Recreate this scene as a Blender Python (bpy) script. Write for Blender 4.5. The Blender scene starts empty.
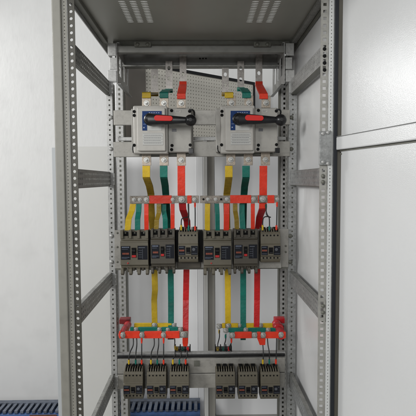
import bpy, math, random
from mathutils import Vector, Matrix
random.seed(7)
R = math.radians
sc = bpy.context.scene
COL = sc.collection

# ------------------------------------------------------------------ camera
H = 1.5
F = 458.0
CAM = Vector((0, 0, H))
psi, th, rho = R(0.875), R(3.5), R(0.30)
fwd = Vector((math.sin(psi)*math.cos(th), math.cos(psi)*math.cos(th), -math.sin(th)))
rgt0 = Vector((math.cos(psi), -math.sin(psi), 0))
up0 = rgt0.cross(fwd)
rgt = rgt0*math.cos(rho) - up0*math.sin(rho)
up = up0*math.cos(rho) + rgt0*math.sin(rho)
cd = bpy.data.cameras.new('camera'); cam = bpy.data.objects.new('camera', cd); COL.objects.link(cam)
m = Matrix((rgt, up, -fwd)).transposed().to_4x4(); m.translation = CAM
cam.matrix_world = m
cd.lens = F/416*36; cd.sensor_width = 36; cd.clip_start = 0.05; cd.clip_end = 100
sc.camera = cam

def at(px, py, Y):
    d = fwd*F + rgt*(px-208) + up*(208-py)
    return CAM + d*(Y/d.y)
def X(px, Y, py=208): return at(px, py, Y).x
def Z(py, Y, px=208): return at(px, py, Y).z

# ------------------------------------------------------------------ materials
MATS = {}
def mat(name, col, rough=0.5, metal=0.0, var=0.0, scale=20, bump=0.0, bscale=200, spec=0.5, col2=None, coat=0, stretch=None, vor=0.0, grime=0.0):
    if name in MATS: return MATS[name]
    mt = bpy.data.materials.new(name); mt.use_nodes = True
    nt = mt.node_tree; N = nt.nodes; L = nt.links
    b = N['Principled BSDF']
    b.inputs['Base Color'].default_value = (*col, 1)
    b.inputs['Roughness'].default_value = rough
    b.inputs['Metallic'].default_value = metal
    b.inputs['Specular IOR Level'].default_value = spec
    if coat: b.inputs['Coat Weight'].default_value = coat; b.inputs['Coat Roughness'].default_value = 0.25
    tc = N.new('ShaderNodeTexCoord'); mp = N.new('ShaderNodeMapping')
    L.new(tc.outputs['Object'], mp.inputs['Vector'])
    if stretch: mp.inputs['Scale'].default_value = stretch
    if var or col2:
        nz = N.new('ShaderNodeTexNoise'); nz.inputs['Scale'].default_value = scale
        nz.inputs['Detail'].default_value = 6; nz.inputs['Roughness'].default_value = 0.6
        L.new(mp.outputs[0], nz.inputs['Vector'])
        rp = N.new('ShaderNodeValToRGB')
        rp.color_ramp.elements[0].position = 0.35; rp.color_ramp.elements[1].position = 0.68
        c2 = col2 if col2 else tuple(c*(1+var) for c in col)
        c1 = col if col2 else tuple(c*(1-var) for c in col)
        rp.color_ramp.elements[0].color = (*c1, 1); rp.color_ramp.elements[1].color = (*c2, 1)
        L.new(nz.outputs['Fac'], rp.inputs['Fac'])
        out = rp.outputs['Color']
        if vor:
            vo = N.new('ShaderNodeTexVoronoi'); vo.inputs['Scale'].default_value = 160
            L.new(mp.outputs[0], vo.inputs['Vector'])
            sp = N.new('ShaderNodeSeparateColor'); L.new(vo.outputs['Color'], sp.inputs[0])
            mr = N.new('ShaderNodeMapRange'); mr.inputs['To Min'].default_value = 1-vor; mr.inputs['To Max'].default_value = 1+vor
            L.new(sp.outputs[0], mr.inputs['Value'])
            mx = N.new('ShaderNodeVectorMath'); mx.operation = 'SCALE'
            L.new(out, mx.inputs[0]); L.new(mr.outputs[0], mx.inputs['Scale']); out = mx.outputs[0]
        if grime:
            n2 = N.new('ShaderNodeTexNoise'); n2.inputs['Scale'].default_value = scale*3.3; n2.inputs['Detail'].default_value = 9
            L.new(tc.outputs['Object'], n2.inputs['Vector'])
            m2 = N.new('ShaderNodeMapRange'); m2.inputs['From Min'].default_value = 0.5; m2.inputs['From Max'].default_value = 0.72
            m2.inputs['To Min'].default_value = 1; m2.inputs['To Max'].default_value = 1-grime
            L.new(n2.outputs['Fac'], m2.inputs['Value'])
            m3 = N.new('ShaderNodeVectorMath'); m3.operation = 'SCALE'
            L.new(out, m3.inputs[0]); L.new(m2.outputs[0], m3.inputs['Scale']); out = m3.outputs[0]
        L.new(out, b.inputs['Base Color'])
        m4 = N.new('ShaderNodeMapRange'); m4.inputs['To Min'].default_value = max(0.05, rough-0.12); m4.inputs['To Max'].default_value = rough+0.12
        L.new(nz.outputs['Fac'], m4.inputs['Value']); L.new(m4.outputs[0], b.inputs['Roughness'])
    if bump:
        nb = N.new('ShaderNodeTexNoise'); nb.inputs['Scale'].default_value = bscale; nb.inputs['Detail'].default_value = 3
        L.new(mp.outputs[0], nb.inputs['Vector'])
        bp = N.new('ShaderNodeBump'); bp.inputs['Strength'].default_value = bump; bp.inputs['Distance'].default_value = 0.002
        L.new(nb.outputs['Fac'], bp.inputs['Height']); L.new(bp.outputs[0], b.inputs['Normal'])
    MATS[name] = mt
    return mt

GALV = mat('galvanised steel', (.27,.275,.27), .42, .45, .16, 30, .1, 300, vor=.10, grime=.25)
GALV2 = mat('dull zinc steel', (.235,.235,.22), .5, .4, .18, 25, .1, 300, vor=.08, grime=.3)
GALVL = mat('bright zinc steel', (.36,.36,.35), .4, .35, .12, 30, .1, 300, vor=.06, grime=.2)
GALVD = mat('dark steel and shade', (.13,.13,.11), .5, .3, .2, 20, .1, 200, vor=.05)
OLIVE = mat('olive grey powder coat', (.20,.20,.165), .45, .0, .05, 6, .15, 500)
ROOFM = mat('roof sheet paint', (.27,.268,.235), .42, .1, .08, 4, .15, 400)
POST = mat('beige grey paint', (.195,.190,.165), .45, .0, .05, 8, .12, 500, grime=.1)
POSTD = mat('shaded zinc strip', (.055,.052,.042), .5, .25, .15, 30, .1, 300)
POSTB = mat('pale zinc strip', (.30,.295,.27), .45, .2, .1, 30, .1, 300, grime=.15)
DOORM = mat('light grey door paint', (.50,.505,.505), .21, .0, .015, 3, .18, 520, spec=.5)
PANW = mat('white panel paint', (.82,.825,.835), .5, .0, .03, 2, .1, 400)
PANG = mat('pale grey panel paint', (.76,.765,.77), .5, .0, .03, 2, .1, 400)
PANL = mat('warm grey panel paint', (.54,.54,.52), .5, .0, .03, 2, .1, 400)
PANB = mat('bluish grey edge paint', (.42,.44,.45), .5, .0, .03, 2)
CREAM = mat('cream board paint', (.80,.77,.68), .6, 0, .05, 5)
SHBRD = mat('board shadow and backing', (.17,.155,.135), .6, 0, .12, 4)
WALL = mat('wall plaster', (.66,.66,.65), .85, 0, .020, 2.2, .35, 30, grime=.06, stretch=(1.6,1,.7))
FLOORM = mat('concrete floor', (.30,.29,.27), .8, 0, .1, 3, .4, 40, grime=.2)
BLACK = mat('black plastic', (.007,.007,.008), .30, 0, .2, 60, spec=.4)
BLACKM = mat('matt black', (.004,.004,.004), .8, spec=.2)
RUBBER = mat('black rubber', (.008,.008,.008), .5, 0, .15, 60)
SEAL = mat('dark seal', (.012,.014,.018), .6, spec=.3)
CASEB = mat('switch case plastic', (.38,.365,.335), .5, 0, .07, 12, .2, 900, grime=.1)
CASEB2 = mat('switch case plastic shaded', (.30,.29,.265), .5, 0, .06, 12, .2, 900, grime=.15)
LBLUE = mat('blue print', (.006,.03,.12), .6, spec=.2)
LGREY = mat('grey print sheet', (.42,.42,.40), .55, spec=.3)
INK = mat('dark ink', (.10,.10,.11), .5)
WINK = mat('white ink', (.70,.72,.74), .5)
BRK = mat('olive brown moulding', (.096,.085,.060), .55, 0, .08, 50, .25, 1200)
BRK2 = mat('olive brown moulding dark', (.050,.043,.031), .55, 0, .10, 50, .25, 1200)
NAVY = mat('navy black label', (.006,.007,.011), .3, spec=.3)
ORANGE = mat('orange print', (.19,.04,.018), .5)
REDB = mat('red button', (.38,.012,.012), .35)
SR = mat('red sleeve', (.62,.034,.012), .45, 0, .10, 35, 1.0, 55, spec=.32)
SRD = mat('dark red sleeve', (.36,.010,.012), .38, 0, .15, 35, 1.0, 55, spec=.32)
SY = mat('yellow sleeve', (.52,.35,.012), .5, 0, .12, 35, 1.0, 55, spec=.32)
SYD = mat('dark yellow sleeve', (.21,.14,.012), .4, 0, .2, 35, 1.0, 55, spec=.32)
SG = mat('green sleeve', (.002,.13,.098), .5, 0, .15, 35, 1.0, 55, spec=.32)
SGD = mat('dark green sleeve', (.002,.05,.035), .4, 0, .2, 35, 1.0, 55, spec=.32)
INSR = mat('red insulator', (.42,.012,.018), .3, 0, .1, 30)
TIN = mat('tinned copper', (.34,.29,.235), .42, .35, .25, 90, .2, 200, col2=None, grime=.4)
TINB = mat('dull tinned bar', (.22,.195,.165), .42, .4, .25, 60, .2, 200, grime=.4)
PLATE = mat('bus plate', (.33,.31,.29), .42, .4, .2, 50, .1, 200, grime=.3)
BOLTM = mat('zinc bolt', (.42,.42,.40), .42, .7, .15, 200)
BLUEP = mat('blue plastic', (.035,.085,.22), .5, 0, .15, 12, grime=.3)
GRATE = mat('grey blue slat', (.085,.10,.13), .5, 0, .25, 12, grime=.3)
RUST = mat('rusty edge', (.10,.04,.02), .8, 0, .3, 60)

# ------------------------------------------------------------------ mesh builder
class MB:
    def __init__(s): s.v = []; s.f = []
    def add(s, vs, fs):
        o = len(s.v); s.v += [tuple(v) for v in vs]; s.f += [tuple(i+o for i in f) for f in fs]
        return s
    def box(s, x0, x1, y0, y1, z0, z1):
        if x0 > x1: x0, x1 = x1, x0
        if y0 > y1: y0, y1 = y1, y0
        if z0 > z1: z0, z1 = z1, z0
        return s.add([(x0,y0,z0),(x1,y0,z0),(x1,y1,z0),(x0,y1,z0),(x0,y0,z1),(x1,y0,z1),(x1,y1,z1),(x0,y1,z1)],
              [(0,3,2,1),(4,5,6,7),(0,1,5,4),(1,2,6,5),(2,3,7,6),(3,0,4,7)])
    def pbox(s, px0, py0, px1, py1, Y, d):     # front face drawn at depth Y, body goes back d
        cx, cy = (px0+px1)/2, (py0+py1)/2
        return s.box(X(px0,Y,cy), X(px1,Y,cy), Y, Y+d, Z(py1,Y,cx), Z(py0,Y,cx))
    def prism(s, poly, y0, y1):                # poly in (x,z)
        n = len(poly)
        a = sum(poly[i][0]*poly[(i+1)%n][1]-poly[(i+1)%n][0]*poly[i][1] for i in range(n))
        if a < 0: poly = poly[::-1]
        vs = [(x,y0,z) for x,z in poly]+[(x,y1,z) for x,z in poly]
        fs = [tuple(range(n)), tuple(range(2*n-1,n-1,-1))]+[(i,n+i,n+(i+1)%n,(i+1)%n) for i in range(n)]
        return s.add(vs, fs)
    def prism_x(s, poly, x0, x1):              # poly in (y,z)
        n = len(poly)
        a = sum(poly[i][0]*poly[(i+1)%n][1]-poly[(i+1)%n][0]*poly[i][1] for i in range(n))
        if a < 0: poly = poly[::-1]
        vs = [(x1,y,z) for y,z in poly]+[(x0,y,z) for y,z in poly]
        fs = [tuple(range(n)), tuple(range(2*n-1,n-1,-1))]+[(i,n+i,n+(i+1)%n,(i+1)%n) for i in range(n)]
        return s.add(vs, fs)
    def lathe(s, P, axis, prof, seg=20):       # prof: list of (t along axis, r)
        axis = Vector(axis).normalized(); a = axis.orthogonal().normalized(); b = axis.cross(a)
        P = Vector(P); vs = []; fs = []
        for t, r in prof:
            for k in range(seg):
                q = 2*math.pi*k/seg
                vs.append(P+axis*t+(a*math.cos(q)+b*math.sin(q))*r)
        n = len(prof)
        for i in range(n-1):
            for k in range(seg):
                k2 = (k+1)%seg
                fs.append((i*seg+k, i*seg+k2, (i+1)*seg+k2, (i+1)*seg+k))
        fs.append(tuple(range(seg))[::-1]); fs.append(tuple((n-1)*seg+k for k in range(seg)))
        return s.add(vs, fs)
    def tube(s, pts, r, seg=10, sub=6):
        pts = [Vector(p) for p in pts]
        P = []
        n = len(pts)
        for i in range(n-1):
            p0 = pts[max(i-1,0)]; p1 = pts[i]; p2 = pts[i+1]; p3 = pts[min(i+2,n-1)]
            for k in range(sub):
                t = k/sub
                P.append(0.5*((2*p1)+(p2-p0)*t+(2*p0-5*p1+4*p2-p3)*t*t+(-p0+3*p1-3*p2+p3)*t**3))
        P.append(pts[-1])
        vs = []; fs = []
        a = None
        for i, p in enumerate(P):
            d = (P[min(i+1,len(P)-1)]-P[max(i-1,0)]).normalized()
            if a is None: a = d.orthogonal().normalized()
            a = (a-d*a.dot(d)).normalized(); b = d.cross(a)
            for k in range(seg):
                q = 2*math.pi*k/seg
                vs.append(p+(a*math.cos(q)+b*math.sin(q))*r)
        for i in range(len(P)-1):
            for k in range(seg):
                k2 = (k+1)%seg
                fs.append((i*seg+k, i*seg+k2, (i+1)*seg+k2, (i+1)*seg+k))
        fs.append(tuple(range(seg))[::-1]); fs.append(tuple((len(P)-1)*seg+k for k in range(seg)))
        return s.add(vs, fs)
    def ribbon(s, pts, w, t):                  # flat bar following pts, width along x (w number or list)
        pts = [Vector(p) for p in pts]; n = len(pts)
        vs = []; fs = []
        for i, p in enumerate(pts):
            d = (pts[min(i+1,n-1)]-pts[max(i-1,0)]).normalized()
            nn = Vector((1,0,0)).cross(d); nn = nn.normalized() if nn.length > 1e-4 else Vector((0,-1,0))
            if nn.y > 0: nn = -nn
            ww = w[i] if isinstance(w, (list,tuple)) else w
            hx = Vector((ww/2,0,0))
            vs += [p-hx+nn*t/2, p+hx+nn*t/2, p+hx-nn*t/2, p-hx-nn*t/2]
        for i in range(n-1):
            a = i*4; b = a+4
            for k in range(4):
                k2 = (k+1)%4
                fs.append((a+k, b+k, b+k2, a+k2))
        fs.append((0,1,2,3)); fs.append((n*4-1,n*4-2,n*4-3,n*4-4))
        return s.add(vs, fs)
    def perf(s, o, u, v, W, Hh, t, cols, pu, rows, pv, rx, ry, seg=12, square=False, skip=None, off=None):
        o = Vector(o); u = Vector(u); v = Vector(v); n = u.cross(v)*-1   # n: towards the back
        cw, ch = cols*pu, rows*pv
        mu, mv = (W-cw)/2, (Hh-ch)/2
        if off is not None: mu = off
        def P(a, b, c): return o+u*a+v*b+n*c
        def quad(a0,b0,a1,b1):
            if a1-a0 < 1e-6 or b1-b0 < 1e-6: return
            for c, rev in ((0,0),(t,1)):
                q = [P(a0,b0,c),P(a1,b0,c),P(a1,b1,c),P(a0,b1,c)]
                s.add(q, [(0,1,2,3) if not rev else (3,2,1,0)])
        quad(0,0,W,mv); quad(0,mv+ch,W,Hh); quad(0,mv,mu,mv+ch); quad(mu+cw,mv,W,mv+ch)
        for i in range(cols):
            for j in range(rows):
                a, b = mu+i*pu, mv+j*pv
                if skip and skip(i, j): quad(a,b,a+pu,b+pv); continue
                ca, cb = a+pu/2, b+pv/2
                vs = []
                for k in range(seg):
                    q = 2*math.pi*(k+.5)/seg if False else 2*math.pi*k/seg+math.pi/4
                    c, sn = math.cos(q), math.sin(q)
                    m_ = max(abs(c), abs(sn))
                    oa, ob = c/m_*pu/2, sn/m_*pv/2
                    ia, ib = (c/m_*rx, sn/m_*ry) if square else (c*rx, sn*ry)
                    vs += [P(ca+oa,cb+ob,0), P(ca+ia,cb+ib,0), P(ca+oa,cb+ob,t), P(ca+ia,cb+ib,t)]
                fs = []
                for k in range(seg):
                    A = k*4; B = ((k+1)%seg)*4
                    fs += [(A,B,B+1,A+1), (A+1,B+1,B+3,A+3), (A+2,A+3,B+3,B+2)]
                s.add(vs, fs)
        for a0,b0,a1,b1 in ((0,0,W,0),(W,0,W,Hh),(W,Hh,0,Hh),(0,Hh,0,0)):
            s.add([P(a0,b0,0),P(a0,b0,t),P(a1,b1,t),P(a1,b1,0)], [(0,1,2,3)])
        return s
    def build(s, name, m_, parent=None, bevel=0, smooth=False, recentre=True, seg=2):
        me = bpy.data.meshes.new(name)
        if parent is not None: o = org(parent)
        elif recentre:
            xs = [v[0] for v in s.v]; ys = [v[1] for v in s.v]; zs = [v[2] for v in s.v]
            o = Vector(((min(xs)+max(xs))/2, (min(ys)+max(ys))/2, min(zs)))
        else: o = Vector((0,0,0))
        me.from_pydata([(v[0]-o.x, v[1]-o.y, v[2]-o.z) for v in s.v], [], s.f)
        me.update()
        ob = bpy.data.objects.new(name, me); COL.objects.link(ob)
        ob.data.materials.append(m_)
        if parent is not None: ob.parent = parent
        else: ob.location = o
        if bevel:
            b = ob.modifiers.new('edge', 'BEVEL'); b.width = bevel; b.segments = seg; b.limit_method = 'ANGLE'; b.angle_limit = R(40)
        if smooth:
            for p in me.polygons: p.use_smooth = True
            try: me.set_sharp_from_angle(angle=R(40))
            except Exception: pass
        return ob
def org(o):
    v = Vector((0,0,0))
    while o is not None: v = v+o.location; o = o.parent
    return v
def tag(o, label=None, cat=None, group=None, kind=None):
    if label: o['label'] = label
    if cat: o['category'] = cat
    if group: o['group'] = group
    if kind: o['kind'] = kind
    return o
def thing(name, loc, label, cat, group=None):
    o = bpy.data.objects.new(name, None); COL.objects.link(o); o.location = loc; o.empty_display_size = .02
    return tag(o, label, cat, group)
def kids(o): return [c for c in COL.objects if c.parent == o]
def copy_tree(o, parent=None):
    c = o.copy(); COL.objects.link(c); c.parent = parent
    for ch in kids(o): copy_tree(ch, c)
    return c

# shared bolt mesh (unit radius of the washer)
def bolt_mesh():
    b = MB()
    b.lathe((0,0,0), (0,-1,0), [(0,1.0),(.22,1.0),(.26,.93)], 24)
    b.lathe((0,-.26,0), (0,-1,0), [(0,.72),(.42,.72),(.5,.62)], 6)
    b.lathe((0,-.76,0), (0,-1,0), [(0,.38),(.55,.38),(.62,.30)], 14)
    me = bpy.data.meshes.new('bolt'); me.from_pydata(b.v, [], b.f); me.update(); me.materials.append(BOLTM)
    return me
BM = bolt_mesh()
def dome_mesh(m_):
    b = MB(); b.lathe((0,0,0), (0,-1,0), [(0,1.0),(.15,.98),(.4,.8),(.55,.5),(.6,.15)], 20)
    b.box(-.5,.5,-.66,-.5,-.08,.08)
    me = bpy.data.meshes.new('screw'); me.from_pydata(b.v, [], b.f); me.update(); me.materials.append(m_); 
    for p in me.polygons: p.use_smooth = True
    return me
DM = dome_mesh(GALVL); DMD = dome_mesh(GALVD)
def bolt(parent, P, r, me=None, name='bolt', rot=None):
    o = bpy.data.objects.new(name, me or BM); COL.objects.link(o); o.parent = parent
    o.location = Vector(P)-org(parent); o.scale = (r,r,r)
    o.rotation_euler = (0, rot if rot is not None else random.uniform(0,1), 0)
    return o

# ------------------------------------------------------------------ setting
YW = 3.02
tag(MB().box(-4,4,YW,YW+.1,0,3.6).build('wall', WALL, recentre=False), kind='structure', label='pale plaster wall behind the cabinet')
tag(MB().box(-5,5,-4,YW+.1,-.05,0).build('floor', FLOORM, recentre=False), kind='structure', label='concrete floor')

# blue slatted plinth along the wall foot
Yf, Yb = 2.62, 2.72
zt = Z(413.5, Yf, 30)
pl = thing('slatted_platform', (-1.0,2.7,0), 'blue and grey slatted platform along the foot of the wall', 'platform')
MB().box(-2.2, X(200,Yf,400), Yf, Yf+.03, 0, zt-.004).box(-2.2, X(200,Yf,400), Yb+.012, Yb+.03, 0, zt-.004).box(-2.2, X(200,Yf,400), Yf+.03, Yb+.012, .02, zt-.06).build('frame', BLUEP, pl, bevel=.003)
g = MB()
x = -2.19
while x < X(199,Yf,400):
    g.box(x, x+.019, Yf+.002, Yb+.004, zt-.001, zt+.016); x += .034
g.box(-2.2, X(200,Yf,400), Yb-.004, Yb+.03, zt-.0005, zt+.019)
g.build('slats', GRATE, pl, bevel=.0015)
MB().box(-2.2, X(200,Yf,400), Yf-.008, Yf-.001, zt-.02, zt-.008).build('lower_lip', BLUEP, pl, bevel=.001)
MB().box(X(30,Yf,408), X(57,Yf,408), Yf-.012, Yf-.0085, zt-.012, zt-.004).build('rusty_strip', RUST, pl)

# loose pale panel at left
Yp = 2.50
lp = thing('loose_side_panel', (X(85,Yp),Yp,0), 'pale grey sheet panel standing upright between the left posts of the cabinet', 'panel')
xl, xr = X(60,Yp,200), X(113,Yp,200)
MB().box(xl, xr, Yp, Yp+.02, 0, Z(146.5,Yp,85)).build('sheet', PANL, lp, bevel=.002)
MB().box(X(52.5,Yp,200), xl-.001, Yp+.006, Yp+.05, 0, Z(147.5,Yp,55)).build('folded_edge', PANB, lp, bevel=.002)

# white panels behind the cabinet
Yq = 2.84
wl = thing('white_back_panel', (X(165,Yq),Yq,0), 'white sheet panel standing behind the left half of the cabinet', 'panel')
MB().box(X(112,Yq), X(197,Yq), Yq, Yq+.02, 0, Z(139,Yq,165)).build('sheet', PANW, wl, bevel=.002)
MB().box(X(197.3,Yq), X(203,Yq), Yq-.012, Yq+.02, 0, Z(139,Yq,165)).build('folded_edge', PANG, wl, bevel=.002)
wr = MB().box(X(215,Yq), X(300,Yq), Yq, Yq+.02, 0, Z(141,Yq,250)).build('grey_back_panel', PANG, bevel=.002)
tag(wr, 'pale grey sheet panel standing behind the right half of the cabinet', 'panel')
Yc = 2.60
cp = thing('channel_column', (X(209,Yc),Yc,0), 'tall grey folded metal column standing between the two back panels', 'column')
MB().box(X(203.5,Yc),X(207.5,Yc),Yc,Yc+.10,0,Z(139.5,Yc)).build('flange', PANL, cp, bevel=.002)
MB().box(X(207.5,Yc)+.001,X(214.5,Yc),Yc+.03,Yc+.10,0,Z(139.5,Yc)).build('web', mat('column web', (.30,.29,.26), .5, 0,.05,3), cp, bevel=.002)
# perforated board, turned about the vertical axis
A = at(145,66,2.42); B_ = at(253,85,2.90)
A2 = Vector((A.x-.12, A.y-.095, A.z))
ztop = (A.z+B_.z)/2; zb = ztop-.37
u = Vector((B_.x-A2.x, B_.y-A2.y, 0)); LU = u.length; u.normalize()
pb = thing('perforated_board', (A2.x,A2.y,zb), 'cream perforated board with a black rim behind the switches', 'board')
mcol = int(LU/.019)
s0 = int((Vector((X(146,2.42)-A2.x, 0,0)).length)/abs(u.x)/.019)
MB().perf((A2.x,A2.y,zb), u, (0,0,1), LU, ztop-zb, .003, mcol, .019, 19, .019, .0030,.0030, 8, skip=lambda i,j: i < s0).build('sheet', CREAM, pb)
nb = u.cross(Vector((0,0,1)))
def slab(mb, a, b, off0, off1, z0, z1):        # box along u between distances a,b
    q = []
    for zz in (z0,z1):
        for (d,o_) in ((a,off0),(b,off0),(b,off1),(a,off1)):
            p = Vector((A2.x,A2.y,0))+u*d+nb*o_; q.append((p.x,p.y,zz))
    mb.add(q, [(0,3,2,1),(4,5,6,7),(0,1,5,4),(1,2,6,5),(2,3,7,6),(3,0,4,7)])
mb = MB(); slab(mb, -.01, LU+.012, -.02, .006, ztop, ztop+.017); slab(mb, LU, LU+.014, -.02, .006, zb-.02, ztop-.001)
slab(mb, -.01, -.0005, -.02, .006, 0, ztop-.001); mb.build('rim', BLACK, pb)
mb = MB(); slab(mb, .001, LU-.001, -.012, -.008, zb, ztop-.001); mb.build('backing', SHBRD, pb)
mb = MB(); slab(mb, .001, s0*.019+.02, .002, .005, zb+.002, ztop-.002); mb.build('shadow_sheet', SHBRD, pb)  # dark sheet paints the cabinet's shadow over the board's left part
mb = MB(); slab(mb, .001, LU-.001, -.02, .008, zb-.03, zb-.001); mb.build('lower_rail', GALV2, pb)

# ------------------------------------------------------------------ cabinet
YF, YM, YR = 1.405, 1.934, 2.15
ZTOP = H+.585; ZB = .06
cab = thing('switch_cabinet', (X(201,1.7),1.7,0), 'open steel switchgear cabinet frame with perforated posts and grey door', 'cabinet')

def frame_strip(name, xa, xb, Y, m_, pitch, r, back=.002, seg=16, square=False, off=None, rows=None):
    """vertical perforated strip facing the camera"""
    W = xb-xa; hh = ZTOP-ZB
    n = rows or int(hh/pitch)
    return MB().perf((xa,Y,ZB), (1,0,0), (0,0,1), W, hh, back, 1, min(W*.98, pitch), n, pitch, r, r*(1.0), seg, square, off=off).build(name, m_, cab)
# left front post
xa = X(57.3,YF,208); xb = X(66.5,YF,208); xc = X(71.8,YF,208); xd = X(78.8,YF,208)
fp = MB().box(xa, xb, YF-.010, YF+.03, ZB, ZTOP).box(xb-.012, xb, YF+.03, YF+.055, ZB, ZTOP).build('front_post_or_gap', POST, cab, bevel=.004, seg=3)
n = int((ZTOP-ZB)/.0207)
MB().perf((xb+.0005,YF-.004,ZB), (1,0,0), (0,0,1), xc-xb-.001, ZTOP-ZB, .003, 1, .0125, 2*n, .01035, .0016,.0016, 8).build('dotted_strip', POST, cab)
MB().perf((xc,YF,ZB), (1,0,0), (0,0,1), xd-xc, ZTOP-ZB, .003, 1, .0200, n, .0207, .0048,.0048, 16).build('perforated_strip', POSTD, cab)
# right front post
ra = X(319.3,YF,208); rb = X(326.8,YF,208); rc = X(331.3,YF,208)
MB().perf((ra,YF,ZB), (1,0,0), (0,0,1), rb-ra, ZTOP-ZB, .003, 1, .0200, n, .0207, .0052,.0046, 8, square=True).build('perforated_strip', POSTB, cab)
MB().perf((rb+.0003,YF-.006,ZB), (1,0,0), (0,0,1), rc-rb-.0006, ZTOP-ZB, .003, 1, .0125, 2*n, .01035, .0017,.0017, 8).build('dotted_strip', mat('white strip paint', (.50,.51,.50), .45), cab)
MB().box(rc+.0002, rc+.003, YF-.008, YF+.05, ZB, ZTOP).build('strip_flange', GALV, cab)
MB().box(X(331.8,YF),X(335.6,YF),YF-.012,YF+.012,ZB,ZTOP).build('door_seal', SEAL, cab, bevel=.002)
MB().box(X(335.8,YF),X(341.5,YF),YF+.004,YF+.02,ZB,ZTOP).build('front_post_or_gap', mat('door gap shade', (.15,.14,.115), .5, 0, .05, 8), cab, bevel=.002)  # tan strip stands in for the shaded gap beside the door
# bracket on right front post
bk = MB().pbox(319.6,131,331.6,165,YF-.010,.008).build('hinge_plate', GALV, cab, bevel=.001)
for (qx,qy) in ((323,133.5),(328,132.5),(323,162),(328,163.5)):
    bolt(bk, at(qx,qy,YF-.011), .006, name='screw', me=DM)
for py_ in (49,56,63,70,176,182,306,312.5):
    dark = py_ < 100
    p = at(323 if py_ > 100 else 324.5, py_, YF-.0005)
    bolt(cab, p, .0062 if not dark else .0055, me=DMD if not dark else dome_mesh(BLACKM), name='screw')
# mid posts (carry the mounting bars) and rear posts
def mid_post(sgn, pxo, pxi):
    xo = X(pxo,YM,208); xi = X(pxi,YM,208)
    x0, x1 = min(xo,xi), max(xo,xi)
    n2 = int((ZTOP-.17-ZB)/.0205)
    zt2 = H+.405
    r = .0040
    a = MB().perf((x0,YM,ZB), (1,0,0), (0,0,1), x1-x0, zt2-ZB, .002, 1, .0200, int((zt2-ZB)/.0205), .0205, r, r, 12)
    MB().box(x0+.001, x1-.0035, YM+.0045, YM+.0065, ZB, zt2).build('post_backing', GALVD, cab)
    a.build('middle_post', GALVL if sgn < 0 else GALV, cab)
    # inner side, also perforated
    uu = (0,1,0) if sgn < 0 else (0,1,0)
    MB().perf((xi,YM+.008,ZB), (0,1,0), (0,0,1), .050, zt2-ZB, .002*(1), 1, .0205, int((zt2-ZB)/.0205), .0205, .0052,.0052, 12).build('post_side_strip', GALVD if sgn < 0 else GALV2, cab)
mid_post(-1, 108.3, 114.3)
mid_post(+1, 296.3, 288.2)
def rear_post(sgn, pxo, pxi, m_):
    xo = X(pxo,YR,208); xi = X(pxi,YR,208); x0, x1 = min(xo,xi), max(xo,xi)
    MB().perf((x0,YR,ZB), (1,0,0), (0,0,1), x1-x0, ZTOP-ZB, .002, 1, .0205, int((ZTOP-ZB)/.0220), .0220, .0046,.0054, 8, square=True).build('rear_post', m_, cab)
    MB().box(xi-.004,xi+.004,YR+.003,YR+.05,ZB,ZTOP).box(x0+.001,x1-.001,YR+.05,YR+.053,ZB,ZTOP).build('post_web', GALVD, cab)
rear_post(-1, 117.6, 124.6, GALVL)
rear_post(+1, 287.2, 280.4, GALVL)

# side rails front to back
def side_rail(xs, sgn, zc, hh, m_):
    """C channel: perforated web with two flanges turned outwards"""
    r = MB()
    y0, y1 = YF+.012, YM-.004
    r.perf((xs, y0, zc-hh/2), (0,1,0), (0,0,1), y1-y0, hh, .0025 if sgn > 0 else -.0025, 26, (y1-y0)/26.5, 3, hh/3.3, .0034,.0034, 8, square=True)
    for zz, e in ((zc+hh/2, .0022), (zc-hh/2-.0022, .0022)):
        pass
    o_ = r.build('side_rail', m_, cab)
    MB().box(xs+.0002*sgn, xs+.014*sgn, y0, y1, zc+hh/2, zc+hh/2+.0022).build('upper_flange', GALV2, o_)
    MB().box(xs+.0002*sgn, xs+(.010 if sgn < 0 else .022)*sgn, y0, y1, zc-hh/2-.0022, zc-hh/2).build('lower_flange', GALVD, o_)  # dark tone paints the shade on the rail's underside
    return o_
XL = X(76,YF+.01,180)-.003; XRr = X(321,YF+.01,180)+.004
XL = (XL+X(108.3,YM))/2-.003; XRr = (XRr+X(296.3,YM))/2+.006
for i, zc in enumerate((H+.384, H+.006, H-.420, H-.866)):
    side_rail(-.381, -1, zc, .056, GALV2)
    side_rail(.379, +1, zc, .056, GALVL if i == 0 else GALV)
    for sx, xx in ((-1, X(111,YM,180)), (1, X(292.5,YM,180))):
        b_ = MB().box(xx-.016, xx+.016, YM-.004, YM-.0005, zc-.024, zc+.024).build('rail_plate', GALVL if sx<0 else GALV, cab, bevel=.001)
        for dz in (-.013,.013): bolt(b_, (xx-.006*sx*-1, YM-.0045, zc+dz), .0042, me=DMD, name='screw')
# right side panel, outside the rails
MB().box(.4125, .4155, YF+.03, YR+.05, ZB, ZTOP+.02).build('side_panel', mat('semi gloss side paint', (.62,.625,.625), .24, 0, .02, 3, .1, 300), cab)

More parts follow.
